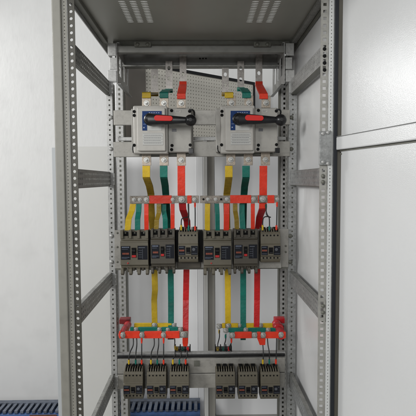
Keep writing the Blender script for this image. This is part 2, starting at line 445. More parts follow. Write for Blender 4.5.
# roof with louvre slots
xs0, xs1 = X(112.5,1.93,42), X(290,1.93,42)
xs0 = -.405; xs1 = .405
roof = MB()
def roofplate(xa, xb, ya, yb): roof.box(xa, xb, ya, yb, ZTOP, ZTOP+.003)
LY0, LY1 = 1.20, 1.75
for (ca, cb) in ((-.275,-.165),(.165,.275)):
    pass
roofplate(xs0, xs1, .95 if False else 1.12, LY0); roofplate(xs0, xs1, LY1, 2.16)
roofplate(xs0, -.275, LY0, LY1); roofplate(-.165, .165, LY0, LY1); roofplate(.275, xs1, LY0, LY1)
for ca in (-.275,.165):
    # perforated in the horizontal plane: u = +x, v = +y ; back is up
    roof.perf((ca,LY0,ZTOP), (1,0,0), (0,1,0), .11, LY1-LY0, -.0006, 3, .0365, 36, .0150, .0130,.0026, 8)
rf = roof.build('roof_sheet', ROOFM, cab)
MB().box(xs0-.004, xs0-.0005, 1.12, 2.16, ZTOP-.03, ZTOP+.02).build('roof_edge', GALVL, cab)
MB().box(xs1+.0005, xs1+.0035, 1.12, 2.16, ZTOP-.03, ZTOP+.02).build('roof_edge', GALVD, cab)
MB().box(xs0, xs0+.022, 1.12, 1.95, ZTOP-.016, ZTOP-.001).build('roof_rail', GALVD, cab, bevel=.002)
MB().box(xs1-.022, xs1, 1.12, 1.95, ZTOP-.016, ZTOP-.001).build('roof_rail', GALV2, cab, bevel=.002)
# top cross members
tb = MB(); tb.pbox(113,45.5,290,52.5,1.94,.03); tb.build('top_crossbar', mat('crossbar paint', (.19,.19,.175), .42, .2, .08, 10, grime=.2), cab, bevel=.003)
tb = MB(); tb.pbox(113,40,290,44.5,1.97,.03); tb.build('top_crossbar', GALVD, cab, bevel=.003)
tb2 = MB().pbox(119,54,284,64.6,2.12,.03).build('top_crossbar', mat('crossbar paint dark', (.24,.24,.23), .42, .2, .08, 10, grime=.2), cab, bevel=.002)
MB().pbox(119,64.8,284,66.2,2.105,.05).build('top_crossbar_lip', GALV2, cab)
for px_ in (200,203,206):
    bolt(tb2, at(px_,58.5,2.118), .0035, me=dome_mesh(BLACKM), name='hole_plug')
for a_, b_ in ((134,151),(254,271)):
    q = MB().pbox(a_,41.5,b_,46.5,1.925,.012).build('joint_plate', GALVD, cab, bevel=.002)
    for px_ in (a_+3.5,b_-3.5): bolt(q, at(px_,44.2,1.924), .008, me=DMD, name='screw')
# stepped side brackets near the roof
def bracket(sgn):
    xs_ = X(117.3,YM,70) if sgn < 0 else X(284.8,YM,70)
    y0, y1 = YM, 2.24
    z0, z1 = H+.402, H+.566
    b = MB()
    b.perf((xs_,y0,z0), (0,1,0), (0,0,1), y1-y0, z1-z0, .003, 3, .085, 1, .10, .026,.040, 8, square=True)
    w = .004*-sgn
    b.box(xs_, xs_+.014*-sgn, y0, y1, z0-.003, z0-.0003)
    b.box(xs_, xs_+.010*-sgn, y0, y1, z1+.0003, z1+.003)
    o = b.build('roof_bracket', GALVL, cab)
    for (a_, c_, e_) in ((.0, .112, .162), (.006,.058,.106), (-.002,.004,.052)):
        MB().box(xs_+sgn*.0035, xs_+sgn*(.037-a_), y0-.004+a_, y0+.004+a_, z0+c_, z0+e_).build('bracket_tab', GALVL, o, bevel=.001)
    return o
bracket(-1); bracket(1)

# mounting bars
def mount_bar(y0, y1, pxa, pxb, Y, m_, d=.018, screws=True):
    a = MB().pbox(pxa, y0, pxb, y1, Y, d).build('mounting_bar', m_, cab, bevel=.0015)
    if screws:
        for px_ in (111, 291.5): bolt(cab, at(px_, (y0+y1)/2, YM-.002), .0085, me=DMD if px_>200 else DM, name='post_bolt')
    return a
BARM = mat('mounting bar zinc', (.29,.28,.255), .42, .25, .10, 14, .05, 300, vor=.03, grime=.2)
mount_bar(110,124.8,113.5,290,1.915,BARM)
mount_bar(141.5,156.6,113.5,290,1.915,BARM)
mount_bar(358.5,373,117.5,285,1.932,BARM, screws=False)
mount_bar(374,388,117.5,285,1.932,BARM)
MB().pbox(117.5,354.8,285,357.4,1.925,.02).build('bar_gasket', BLACK, cab, bevel=.001)
MB().pbox(117.5,352.6,285,354.5,1.935,.02).build('mounting_bar', GALVL, cab)
MB().pbox(118,136.8,286,140.4,1.96,.02).build('thin_crossbar', GALVL, cab, bevel=.001)
MB().pbox(194,361,199.5,366.5,1.928,.003).build('bar_slot_plate', GALVD, cab)
mp = MB().pbox(114.6,229.5,288.5,267.8,1.925,.004).build('mounting_plate', BARM, cab, bevel=.0008)
for px_, py_ in ((111.5,236),(111.5,262),(290.3,236),(290.3,262)):
    bolt(cab, at(px_,py_,YM-.002), .009, me=DMD if px_>200 else DM, name='post_bolt')
MB().pbox(116,267.9,288,269.4,1.93,.03).build('plate_lip', GALVD, cab)
# small holes at plate ends
for px_, py_ in ((117.3,233),(117.3,247),(117.3,262),(285.8,246),(285.8,252)):
    bolt(mp, at(px_,py_,1.9245), .0045, me=DMD, name='screw')

# door, swung open towards the camera on the right
P1 = at(340,208,1.395); P2 = at(433,208,1.00)
dd = Vector((P2.x-P1.x,P2.y-P1.y,0)); LD = dd.length+.25; dd.normalize(); dn = Vector((dd.y,-dd.x,0))
if dn.x > 0: dn = -dn
def dslab(mb, a, b, o0, o1, z0, z1):
    q = []
    for zz in (z0,z1):
        for (d,o_) in ((a,o0),(b,o0),(b,o1),(a,o1)):
            p = Vector((P1.x,P1.y,0))+dd*d+dn*o_; q.append((p.x,p.y,zz))
    mb.add(q, [(0,3,2,1),(4,5,6,7),(0,1,5,4),(1,2,6,5),(2,3,7,6),(3,0,4,7)])
door = MB(); dslab(door, .0, LD, -.022, 0, .10, ZTOP-.01)
doo = door.build('door', DOORM, cab, bevel=.003)
zA = Z(137,1.395,338); zBm = Z(150,1.395,338)
b = MB(); dslab(b, -.012, LD, .0006, .014, zBm, zA); b.build('door_rib', DOORM, doo, bevel=.003)
b = MB(); dslab(b, .0, LD, .0006, .003, zBm-.0045, zBm-.0005); b.build('rib_seam_shade', GALVD, doo)  # dark strip painted in as the shadow cast below the rib
b = MB(); dslab(b, .0, LD, .0006, .0150, zA+.0003, zA+.0016); b.build('rib_seam_shade', GALV, doo)
bolt(doo, Vector((P1.x,P1.y,zBm-.012))+dd*.006+dn*.001, .003, me=DMD, name='screw')

# ------------------------------------------------------------------ disconnect switches
def make_switch():
    t = thing('disconnect_switch', at(162,154,1.91), 'left grey load break switch with black rotary handle and blue label', 'switch', 'rotary disconnect switches on the top bars')
    Y0 = 1.80
    # base plate with ears
    b = MB().pbox(131.3,108.5,193.2,152.4,1.875,.035)
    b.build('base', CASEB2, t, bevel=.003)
    b = MB(); b.pbox(133.2,105.5,167.6,153.6,1.815,.058); 
    b.build('left_housing', CASEB, t, bevel=.006, seg=3)
    b = MB(); b.pbox(137.0,107.6,165.4,151.0,Y0,.0145)
    b.build('front_cover', CASEB, t, bevel=.004, seg=3)
    b = MB(); b.pbox(167.9,108,191.6,152.2,1.83,.0445)
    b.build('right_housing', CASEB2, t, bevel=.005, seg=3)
    b = MB(); b.pbox(167.7,108.5,168.3,151.5,1.829,.01); b.build('housing_seam', GALVD, t)
    # labels
    lb = MB().pbox(142.2,111,161.6,130.5,Y0-.0012,.001).build('label_plate', LGREY, t)
    MB().pbox(142.2,111,161.6,115,Y0-.0022,.0008).pbox(142.2,115.0,147,130.5,Y0-.0022,.0008).build('blue_print', LBLUE, lb)
    w = MB()
    for k in range(5): w.pbox(148.8+k*2.3,112.4,150.2+k*2.3,113.0,Y0-.003,.0005)
    w.pbox(143.3,127,144.6,128.2,Y0-.003,.0005).pbox(143.2,124.0,145.9,124.3,Y0-.003,.0005)
    w.build('white_print', mat('faded ink', (.25,.30,.42), .5), lb)
    dp = MB().pbox(142.6,133,163,145.2,Y0-.0012,.001).build('data_plate', LGREY, t)
    k_ = MB()
    for i, yy in enumerate((135.0,137.6,140.2,142.8)):
        xx = 144.0
        while xx < 161:
            ww = random.uniform(.5,1.6); k_.pbox(xx,yy,min(xx+ww,161.5),yy+.42,Y0-.0018,.0004); xx += ww+.35
    for yy in (133.2,136.5,139.2,141.9,144.9): k_.pbox(143,yy,162.7,yy+.14,Y0-.0018,.0004)
    k_.build('small_print', INK, dp)
    # position window and small plates on the right
    MB().pbox(172.0,128.8,176.4,131.6,1.8285,.001).build('indicator_window', INK, t, bevel=.0005)
    lp_ = MB().pbox(175,109.8,180.8,112.6,1.8288,.001).build('small_sticker', CASEB, t)
    MB().pbox(175.6,110.6,180,110.9,1.8282,.0005).pbox(175.6,111.5,179,111.8,1.8282,.0005).build('small_print', INK, lp_)
    for qx, qy in ((134.2,111.6),(134.2,115.4),(134.2,145.2),(171.6,110.6),(171.6,149.6),(189.6,111.3),(190.2,145),(172,145.5)):
        Yh = 1.829 if qx > 168 else 1.814
        bolt(t, at(qx,qy,Yh), .0062, me=BHOLE, name='screw_recess')
    # wire loops at the corners
    MB().tube([at(132.8,146,1.868), at(132.6,150,1.86), at(134.5,152.8,1.86), at(140,153.8,1.86)], .0022).build('retaining_wire', BLACK, t, smooth=True)
    MB().tube([at(189,110,1.822), at(192.5,110,1.82), at(194.2,112,1.83), at(194.4,116,1.85)], .0035).build('retaining_wire', BLACK, t, smooth=True)
    MB().pbox(188.6,148.2,193.4,153.3,1.822,.02).build('corner_latch', BLACK, t, bevel=.0015)
    # terminals
    for cx in (146.5,164.0,181.3):
        for yy0, yy1, yc in ((95.8,108,103.2),(152.2,165.6,160)):
            pad = MB().pbox(cx-4.5,yy0,cx+4.5,yy1,1.872,.008).build('terminal', TIN, t, bevel=.001)
            bolt(pad, at(cx,yc,1.8715), .0115)
            bolt(pad, at(cx,yc,1.8715), .0001, name='washer') if False else None
    # insulated foot of the lower terminals
    MB().pbox(139,152.6,189,155.4,1.882,.02).build('terminal_shroud', GALVD, t, bevel=.001)
    # handle
    hc = at(150.0,119.6,Y0-.002)
    hub = MB().lathe(hc, (0,-1,0), [(0,.0235),(.012,.0235),(.014,.020),(.030,.019),(.036,.015),(.040,.008)], 32).build('handle_hub', BLACK, t, smooth=True)
    Ya = 1.757
    p0 = at(148,119.3,Ya); p1 = at(191,120.3,Ya)
    n_ = 20; vs = []; fs = []
    for i in range(n_+1):
        f_ = i/n_
        c = p0.lerp(p1, f_)
        hw = .0165*(1-f_)**.5+.0105*f_ if f_ < .75 else .0100
        hw = .0235-.0110*min(1,f_/.85)
        dp_ = .011-.003*f_
        ring = 12
        for k in range(ring):
            q = 2*math.pi*k/ring
            cz, cy_ = math.cos(q), math.sin(q)
            vs.append((c.x, c.y+dp_*math.copysign(abs(cy_)**.7, cy_), c.z+hw*math.copysign(abs(cz)**.8, cz)))
    for i in range(n_):
        for k in range(12):
            k2 = (k+1)%12
            fs.append((i*12+k, i*12+k2, (i+1)*12+k2, (i+1)*12+k))
    fs.append(tuple(range(12))[::-1]); fs.append(tuple(n_*12+k for k in range(12)))
    arm = MB().add(vs, fs).build('handle_arm', BLACK, t, smooth=True)
    bp_ = at(190.6,120.4,Ya)
    prof = [(-.0225*math.cos(math.pi*i/16), max(.0004,.0225*math.sin(math.pi*i/16))) for i in range(17)]
    MB().lathe(bp_, (0,-1,0), prof, 28).build('handle_ball', BLACK, t, smooth=True)
    MB().lathe(bp_+Vector((0,-.0215,0)), (0,-1,0), [(0,.007),(.002,.0065),(.0022,.004)], 20).build('ball_cap', RUBBER, t, smooth=True)
    # red insert: rounded bar
    ra_, rb_ = at(156.8,117.9,1.742), at(170.2,118.4,1.744)
    pts = []
    for k in range(9):
        q = math.pi/2+math.pi*k/8; pts.append((ra_.x+.0105*math.cos(q), ra_.z+.0105*math.sin(q)))
    for k in range(9):
        q = -math.pi/2+math.pi*k/8; pts.append((rb_.x+.0095*math.cos(q), rb_.z+.0095*math.sin(q)))
    ins = MB().prism(pts, 1.7425, 1.752).build('grip_insert', mat('red handle insert', (.50,.018,.014), .5, spec=.25), arm, bevel=.0012)
    # pivot cross on the hub
    MB().box(hc.x-.012,hc.x+.012,hc.y-.0425,hc.y-.0405,hc.z-.0025,hc.z+.0025).box(hc.x-.0025,hc.x+.0025,hc.y-.0424,hc.y-.0406,hc.z-.012,hc.z+.012).build('hub_cross', RUBBER, hub)
    return t
b_ = MB(); b_.lathe((0,0,0), (0,-1,0), [(0,1.0),(.12,1.0),(.14,.8)], 20)
BHOLE = bpy.data.meshes.new('screw_recess'); BHOLE.from_pydata(b_.v, [], b_.f); BHOLE.update(); BHOLE.materials.append(BLACKM)
sw = make_switch()
sw2 = copy_tree(sw); sw2.location.x += .343
sw2['label'] = 'right grey load break switch with black rotary handle and blue label'

# ------------------------------------------------------------------ breakers
def text_row(mb, x0, x1, z, h, y, lo=.0012, hi=.0035):
    x_ = x0
    while x_ < x1:
        w_ = random.uniform(lo, hi); mb.box(x_, min(x_+w_, x1), y-.0004, y, z-h/2, z+h/2); x_ += w_+.0009
def make_large(name, w, label, group, body_m, has_dot=True, lbl_scale=1.0):
    """frame breaker; local origin: centre of the back, z=0 at the bottom of the moulding"""
    t = thing(name, (0,0,0), label, 'circuit breaker', group)
    h = .153; D = .072
    hw = w/2
    # stepped body profile in (y,z): back at y=0, front -D
    prof = [(0,0),(-.058,0),(-.060,.010),(-D,.014),(-D,.112),(-.060,.116),(-.060,.122),(-.050,.128),(-.050,h),(0,h)]
    body = MB().prism_x(prof, -hw, hw)
    # barriers at the top between the wells and clawed teeth at the bottom
    tw = w*.105
    for i in range(4):
        cx = -hw+tw/2+(w-tw)*i/3
        body.box(cx-tw/2, cx+tw/2, -.0665, -.0495, .1215, h+.003)
        body.prism_x([(-.056,.004),(-.068,-.004),(-.070,-.022),(-.060,-.030),(-.044,-.027),(-.030,-.012),(-.030,.004)], cx-tw/2, cx+tw/2)
    for i in range(3):
        cx = -hw+w*(i+.5)/3
        body.box(cx-w*.11, cx+w*.11, -.060, -.0497, .1218, .131)
        body.box(cx-w*.10, cx-w*.02, -.050, -.020, -.0145, .001)
        body.box(cx+w*.05, cx+w*.11, -.052, -.020, -.0195, .001)
    bo = body.build('body', body_m, t, bevel=.0014)
    ws = MB()
    for i in range(3):
        cx = -hw+w*(i+.5)/3
        ws.box(cx-w*.108, cx+w*.108, -.0525, -.0502, .132, h-.006)
    ws.build('terminal_wells', BLACKM, bo)
    for i in range(3):
        cx = -hw+w*(i+.5)/3
        bolt(t, (cx, -.0526, h-.010), .0042, me=DMD, name='terminal_screw')
    # cover ridge
    MB().box(-hw+.002, hw-.002, -D-.0022, -D-.0002, .107, .1105).build('cover_ridge', body_m, bo, bevel=.0006)
    # labels
    zl0, zl1 = .036, .092
    xl0, xl1 = -hw+.003, -hw+w*.36
    l = MB().box(xl0, xl1, -D-.0012, -D-.0002, zl0, zl1).build('label_plate', NAVY, t)
    a = MB(); text_row(a, xl0+.004, xl1-.004, zl1-.005, .0045, -D-.0016, .002,.006); text_row(a, xl0+.004, xl1-.010, zl1-.013, .0016, -D-.0016); text_row(a, xl0+.003, xl1-.003, zl0+.010, .0022, -D-.0016); text_row(a, xl0+.003, xl1-.012, zl0+.005, .0016, -D-.0016)
    a.build('white_print', mat('pale blue ink', (.11,.13,.18), .5), l)
    a = MB(); text_row(a, xl0+.006, xl1-.005, (zl0+zl1)/2-.003, .0075, -D-.0016, .002,.005); a.build('orange_print', ORANGE, l)
    xr0, xr1 = hw-w*.38, hw-.003
    l2 = MB().box(xr0, xr1, -D-.0012, -D-.0002, zl0, zl1+.001).build('label_plate', NAVY, t)
    a = MB(); a.box(xr0+.004,xr1-.010,-D-.0016,-D-.0013,zl1-.008,zl1-.005)
    for k in range(4): text_row(a, xr0+.004, xr0+.018, zl1-.018-.009*k, .0018, -D-.0016)
    a.box((xr0+xr1)/2-.0006,(xr0+xr1)/2+.0006,-D-.0016,-D-.0013,zl0+.003,zl1-.012)
    a.build('white_print', mat('grey ink', (.07,.08,.10), .5), l2)
    # toggle
    xm0, xm1 = xl1+.005, xr0-.005
    s_ = MB().box(xm0, xm1, -D-.0016, -D-.0003, .044, .085).build('toggle_slot', BLACKM, t, bevel=.0005)
    xm = (xm0+xm1)/2
    MB().prism_x([(-D-.0015,.066),(-D-.0130,.070),(-D-.0135,.078),(-D-.0015,.080)], xm0+.0022, xm1-.0022).build('toggle', BLACK, s_, bevel=.001)
    MB().box(xm0+.0015, xm1-.0015, -D-.0035, -D-.0018, .046, .055).build('trip_flag', REDB, s_, bevel=.0004)
    if has_dot: MB().lathe((-hw+w*.27,-D-.0002,.022), (0,-1,0), [(0,.0032),(.002,.0030),(.0024,.002)], 14).build('test_button', REDB, t, smooth=True)
    return t
def make_small(label, group):
    t = thing('compact_breaker', (0,0,0), label, 'circuit breaker', group)
    w = .0805; h = .118; D = .075; hw = w/2
    prof = [(0,0),(-.055,0),(-.060,.004),(-.066,.014),(-.066,.024),(-D,.028),(-D,.070),(-.068,.074),(-.066,h-.008),(-.060,h),(0,h)]
    bo = MB().prism_x(prof, -hw, hw).build('body', BRK, t, bevel=.0014)
    # fins on the top
    f_ = MB()
    for i in range(8):
        cx = -hw+.005+(w-.010)*i/7
        f_.prism_x([(-.060,h-.003),(-.052,h+.010),(-.006,h+.014),(-.006,h-.003)], cx-.0022, cx+.0022)
    f_.build('terminal_fins', BRK, t, bevel=.0006)
    g_ = MB()
    g_.box(-hw+.006, hw-.006, -.0545, -.007, h+.0002, h+.002)
    g_.build('terminal_recess', BLACKM, t)
    for i in range(3):
        cx = -hw+w*(i+.5)/3
        MB().box(cx-.008,cx+.008,-.030,-.007,h+.002,h+.0145).build('terminal_clamp', BLACKM, t, bevel=.001)
    hm = MB(); hb = MB()
    for i in range(5):
        cx = -hw+.011+(w-.022)*i/4
        hm.lathe((cx,-.0662,h-.013), (0,-1,0), [(0,.0034),(.0009,.0034),(.0010,.0030)], 12)
        hb.lathe((cx,-.0662,.0185), (0,-1,0), [(0,.0034),(.0009,.0034),(.0010,.0030)], 12)
    hm.build('upper_screw_holes', BLACKM, bo); hb.build('lower_screw_holes', BLACKM, bo)
    z0, z1 = .031, .066
    l = MB().box(-hw+.0015, -hw+.0275, -D-.002, -D-.0002, z0, z1).build('label_plate', NAVY, t, bevel=.0006)
    a = MB(); text_row(a, -hw+.004, -hw+.025, (z0+z1)/2, .0062, -D-.0024, .002,.005); a.build('orange_print', ORANGE, l)
    a = MB(); text_row(a, -hw+.004, -hw+.022, z1-.005, .0025, -D-.0024); text_row(a, -hw+.004, -hw+.025, z0+.005, .0016, -D-.0024); a.build('white_print', mat('pale blue ink', (.11,.13,.18)), l)
    l2 = MB().box(hw-.0285, hw-.0015, -D-.002, -D-.0002, z0, z1).build('label_plate', NAVY, t, bevel=.0006)
    a = MB(); a.lathe((hw-.018,-D-.0021,(z0+z1)/2+.004), (0,-1,0), [(0,.006),(.0005,.006)], 16); 
    a.build('dial', mat('slate dial', (.07,.075,.085), .35), l2)
    a = MB(); text_row(a, hw-.026, hw-.004, z0+.006, .0018, -D-.0024); text_row(a, hw-.010, hw-.004, z1-.006, .002, -D-.0024); a.build('white_print', mat('grey ink', (.07,.08,.10)), l2)
    s_ = MB().box(-.0095+.001, .0088, -D-.001, -D-.0002, .036, .060).build('toggle_slot', BLACKM, t)
    MB().prism_x([(-D-.0010,.047),(-D-.011,.045),(-D-.0115,.038),(-D-.0010,.037)], -.0065, .0070).build('toggle', BLACK, s_, bevel=.001)
    MB().box(-hw+.018, -hw+.029, -.0672, -.0663, .0245, .0275).build('white_sticker', WINK, t)
    return t

GL = 'large circuit breakers on the upper row'
YBK = 1.924
def place(t, pxc, pyb, Yfront, back=YBK):
    t.location = (at(pxc, pyb, Yfront).x, back, at(pxc, pyb, Yfront).z)
    return t
b1 = place(make_large('moulded_case_breaker', .1135, 'wide olive breaker at the left end of the upper row', GL, BRK), 134.6, 268.3, 1.855)
b2 = place(make_large('moulded_case_breaker', .098, 'darker olive breaker second from left in the upper row', GL, BRK2, has_dot=False), 163.0, 267.0, 1.855)
b1r = copy_tree(b1); place(b1r, 217.6, 268.3, 1.855); b1r['label'] = 'wide olive breaker fourth from left in the upper row, under yellow green and red strips'
b2r = copy_tree(b2); place(b2r, 245.8, 267.0, 1.855); b2r['label'] = 'darker olive breaker second from right in the upper row'
GS = 'compact circuit breakers fed by thin wires'
sm = make_small('compact olive breaker third from left in the upper row, wired with ferrules', GS)
place(sm, 188.3, 263.0, 1.85)
s2 = copy_tree(sm); place(s2, 270.8, 263.0, 1.85); s2['label'] = 'compact olive breaker at the right end of the upper row'
names = [(133.5,'compact breaker at the left end of the bottom row'),
 (156.8,'compact breaker second from left in the bottom row'),
 (179.5,'compact breaker third from left in the bottom row, beside the bare bar'),
 (225.5,'compact breaker without wires at the left of the right-hand bottom trio'),
 (248.0,'compact breaker without wires in the middle of the right-hand bottom trio'),
 (270.2,'compact breaker at the right end of the bottom row, with three wires')]
for pxc, lab in names:
    c = copy_tree(sm); place(c, pxc, 400.0, 1.865, 1.931); c['label'] = lab
for o in (sm, s2): o.scale = (1,1,1.07)

# adapter plates behind the compact breakers of the upper row
for pxa, pxb, lab in ((177.0,200.5,'dark olive adapter base under the third upper breaker from left'),(259.0,281.5,'dark olive adapter base under the right end upper breaker')):
    t = MB().pbox(pxa, 254, pxb, 268.2, 1.905, .018).build('adapter_base', BRK2 if pxa < 200 else BARM, bevel=.002)
    tag(t, lab if pxa < 200 else 'grey metal adapter base under the right end upper breaker', 'base plate')
# narrow dark fillers between upper breakers
for pxa, pxb, yb, lab in ((199.0,202.4,262,'narrow black filler between the two upper breaker trios'),(148.9,151.4,266,'narrow black filler between the first and second upper breakers'),(175.8,178.0,262,'narrow black filler between the second and third upper breakers')):
    t = MB().pbox(pxa, 231, pxb, yb, 1.880, .042).build('filler_strip', BLACKM, bevel=.001)
    tag(t, lab, 'filler', 'black fillers between breakers')

# ------------------------------------------------------------------ straps
def strap(name, label, group, segs, Y_of=None, bolts=()):
    """segs: list of (part name, material, [(px,py,Y)...], width px or list)"""
    allp = [at(*p) for s_ in segs for p in s_[2]]
    base = min(allp, key=lambda v: v.z)
    t = thing(name, base, label, 'busbar strap', group)
    for (pn, m_, pts, wpx, th_) in segs:
        P = [at(*p) for p in pts]
        if isinstance(wpx, (list,tuple)): w_ = [wp*p[2]/F for wp, p in zip(wpx, pts)]
        else: w_ = wpx*pts[0][2]/F
        MB().ribbon(P, w_, th_).build(pn, m_, t, bevel=.0008)
    return t
# rising straps above the switches: (px terminal, sleeve material, back px, top y, kink y)
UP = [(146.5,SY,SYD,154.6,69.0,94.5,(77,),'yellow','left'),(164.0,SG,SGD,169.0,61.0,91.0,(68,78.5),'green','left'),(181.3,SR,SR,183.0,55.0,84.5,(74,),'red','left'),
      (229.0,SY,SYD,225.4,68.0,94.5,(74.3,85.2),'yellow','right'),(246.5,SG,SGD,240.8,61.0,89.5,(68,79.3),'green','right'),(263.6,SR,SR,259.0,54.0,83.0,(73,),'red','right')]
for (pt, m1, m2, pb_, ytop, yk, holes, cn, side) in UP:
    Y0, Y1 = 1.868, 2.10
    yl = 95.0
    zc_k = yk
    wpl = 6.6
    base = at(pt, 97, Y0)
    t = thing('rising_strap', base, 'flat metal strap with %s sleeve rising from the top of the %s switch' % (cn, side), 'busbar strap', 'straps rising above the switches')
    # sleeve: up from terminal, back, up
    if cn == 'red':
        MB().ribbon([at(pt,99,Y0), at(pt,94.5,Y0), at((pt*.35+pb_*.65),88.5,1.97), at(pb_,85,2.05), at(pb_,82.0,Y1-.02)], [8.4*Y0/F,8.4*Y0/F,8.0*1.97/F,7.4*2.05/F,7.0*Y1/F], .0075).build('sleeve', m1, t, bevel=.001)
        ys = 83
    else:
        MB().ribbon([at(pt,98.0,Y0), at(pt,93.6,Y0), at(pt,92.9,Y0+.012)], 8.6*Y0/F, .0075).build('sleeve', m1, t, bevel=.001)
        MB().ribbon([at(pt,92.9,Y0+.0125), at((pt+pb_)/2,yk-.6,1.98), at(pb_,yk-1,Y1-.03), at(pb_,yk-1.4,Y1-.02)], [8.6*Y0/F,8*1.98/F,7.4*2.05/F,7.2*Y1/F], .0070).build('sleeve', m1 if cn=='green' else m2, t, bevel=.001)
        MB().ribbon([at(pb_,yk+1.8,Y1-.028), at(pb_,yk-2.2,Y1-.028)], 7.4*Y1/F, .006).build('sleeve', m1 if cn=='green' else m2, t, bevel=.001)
        ys = yk-1.5
    # upright plate with holes
    w_ = wpl*Y1/F
    zb_ = Z(ys+3,Y1,pb_); zt_ = Z(ytop,Y1,pb_); xc_ = X(pb_,Y1,(ytop+ys)/2)
    zs = sorted([Z(hy,Y1,pb_) for hy in holes]); 
    mb = MB(); cur = zb_; hp = w_*.8
    for zz in zs:
        mb.box(xc_-w_/2, xc_+w_/2, Y1, Y1+.005, cur, zz-hp/2)
        mb.perf((xc_-w_/2,Y1,zz-hp/2), (1,0,0),(0,0,1), w_, hp, .005, 1, hp, 1, hp, .0072,.0095, 16)
        cur = zz+hp/2
    mb.box(xc_-w_/2, xc_+w_/2, Y1, Y1+.005, cur, zt_)
    mb.build('plate', PLATE, t)

# descending straps from switches to the lower busbars, passing behind the breakers
YD = 2.03
DN = [('yellow','left',146.3,SY,SYD,[(146.3,165.8,1.872),(146.3,177.2,1.872)],[(146.3,177.4,1.8725),(149.5,186,1.92),(151.0,194,1.955),(151.2,206,1.965),(152.5,229,1.99)],[(154.3,262,2.02),(155.0,290,2.02),(154.2,300,2.025),(154.8,327,2.02)]),
 ('green','left',163.7,SG,SGD,[(163.7,165.8,1.872),(163.7,177.2,1.872)],[(163.8,177.4,1.8725),(165.2,186,1.92),(165.8,194,1.955),(167.0,210,1.965),(167.6,229,1.99)],[(170.6,262,2.02),(171.0,300,2.02),(171.0,338,2.0)]),
 ('red','left',181.3,SR,SRD,[(181.3,165.8,1.872),(181.4,195.8,1.88),(181.4,203,1.885)],[(182.4,203.2,1.886),(182.9,209.5,1.89),(187.0,221,1.97),(187.5,230,1.99)],[(186.6,262,2.02),(185.9,300,2.02),(185.6,331,1.99),(185.3,343,1.95)]),
 ('yellow','right',229,SY,SYD,[(228.8,165.8,1.872),(228.8,177.2,1.872)],[(228.8,177.4,1.8725),(227.8,186,1.92),(226.8,194,1.955),(226.6,203,1.96),(227.2,228,1.99)],[(227.6,262,2.02),(227.9,300,2.02),(228.0,326,2.02)]),
 ('green','right',246,SG,SGD,[(246,165.8,1.872),(246,177.2,1.872)],[(246,177.4,1.8725),(244.6,186,1.92),(244.0,194,1.955),(243.6,203,1.96),(243.2,229,1.99)],[(243.2,262,2.02),(243.2,300,2.02),(243.2,331,2.0)]),
 ('red','right',263.4,SR,SRD,[(263.4,165.8,1.872),(263.1,195.8,1.88),(262.8,208.5,1.885)],[(262.6,208.7,1.886),(259.6,217,1.95),(257.8,230,1.99)],[(257.3,262,2.02),(257.0,300,2.02),(256.6,327,2.0)])]
for (cn, side, pt, m1, m2, s1, s2_, s3) in DN:
    base = at(*s3[-1])
    t = thing('main_strap', base, '%s sleeved strap running down from the %s switch behind the breakers' % (cn, side), 'busbar strap', 'main straps from the switches to the lower busbars')
    def rb(pts, w0, w1, m_, nm):
        P = [at(*p) for p in pts]; n_ = len(P)
        MB().ribbon(P, [(w0+(w1-w0)*i/(n_-1))*pts[i][2]/F for i in range(n_)], .0068).build(nm, m_, t, bevel=.0008)
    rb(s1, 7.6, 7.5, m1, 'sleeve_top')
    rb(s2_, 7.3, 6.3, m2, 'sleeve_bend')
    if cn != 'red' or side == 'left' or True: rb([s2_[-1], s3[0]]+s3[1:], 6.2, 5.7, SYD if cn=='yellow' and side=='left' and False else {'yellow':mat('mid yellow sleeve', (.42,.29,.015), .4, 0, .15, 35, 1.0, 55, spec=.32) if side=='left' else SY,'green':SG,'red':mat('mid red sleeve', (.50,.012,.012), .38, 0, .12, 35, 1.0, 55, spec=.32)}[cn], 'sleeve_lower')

# upper horizontal busbars
def hbar(name, label, pxa, pxb, py0, py1, Y, d, m_, sleeves, bolts_, holes=(), br=.0095, group=None, sm=None):
    c = at((pxa+pxb)/2, py1, Y)
    t = thing(name, (c.x, Y+d/2, c.z), label, 'busbar', group)
    ms = [MB().pbox(pxa,py0,pxb,py1,Y,d).build('bar', m_, t, bevel=.0012)]
    for (a, b_, mm) in sleeves: MB().pbox(a,py0-.35,b_,py1+.35,Y-.0016,d+.0032).build('sleeve', mm, t, bevel=.0015)
    for (bx, by, *k) in bolts_: bolt(t, at(bx,by,Y-.002), k[0] if k else br)
    for (hx, hy) in holes: bolt(t, at(hx,hy,Y-.0005), .0045, me=BHOLE, name='bolt_hole')
    return t
YH = 1.868
hbar('crosswise_busbar', 'horizontal bare busbar with one long red sleeve under the left switch', 129.6, 199.0, 195.8, 203.2, YH, .006, TINB,
     [(149.2,171.6,SR),(187.2,191.6,SR)], [(134.0,199.6,.0080),(139.8,199.6,.0080),(146.2,199.6),(172.6,199.5,.0075),(181.6,199.5,.0125),(194.4,199.5,.0085)], group='horizontal busbars above the upper breakers')
hbar('crosswise_busbar', 'horizontal bare busbar with long red sleeve under the right switch', 200.0, 279.0, 195.5, 202.9, YH, .006, TINB,
     [(230.2,251.2,SR),(258.0,259.0,SR),(267.5,274.5,SR)], [(208.0,199.3,.0070),(215.6,199.3,.0075),(226.8,199.1,.0080),(253.6,199.0,.0095),(262.8,199.0,.0120),(277.3,199.0,.0075)], holes=((203.5,199.3),(221.2,199.3)), group='horizontal busbars above the upper breakers')
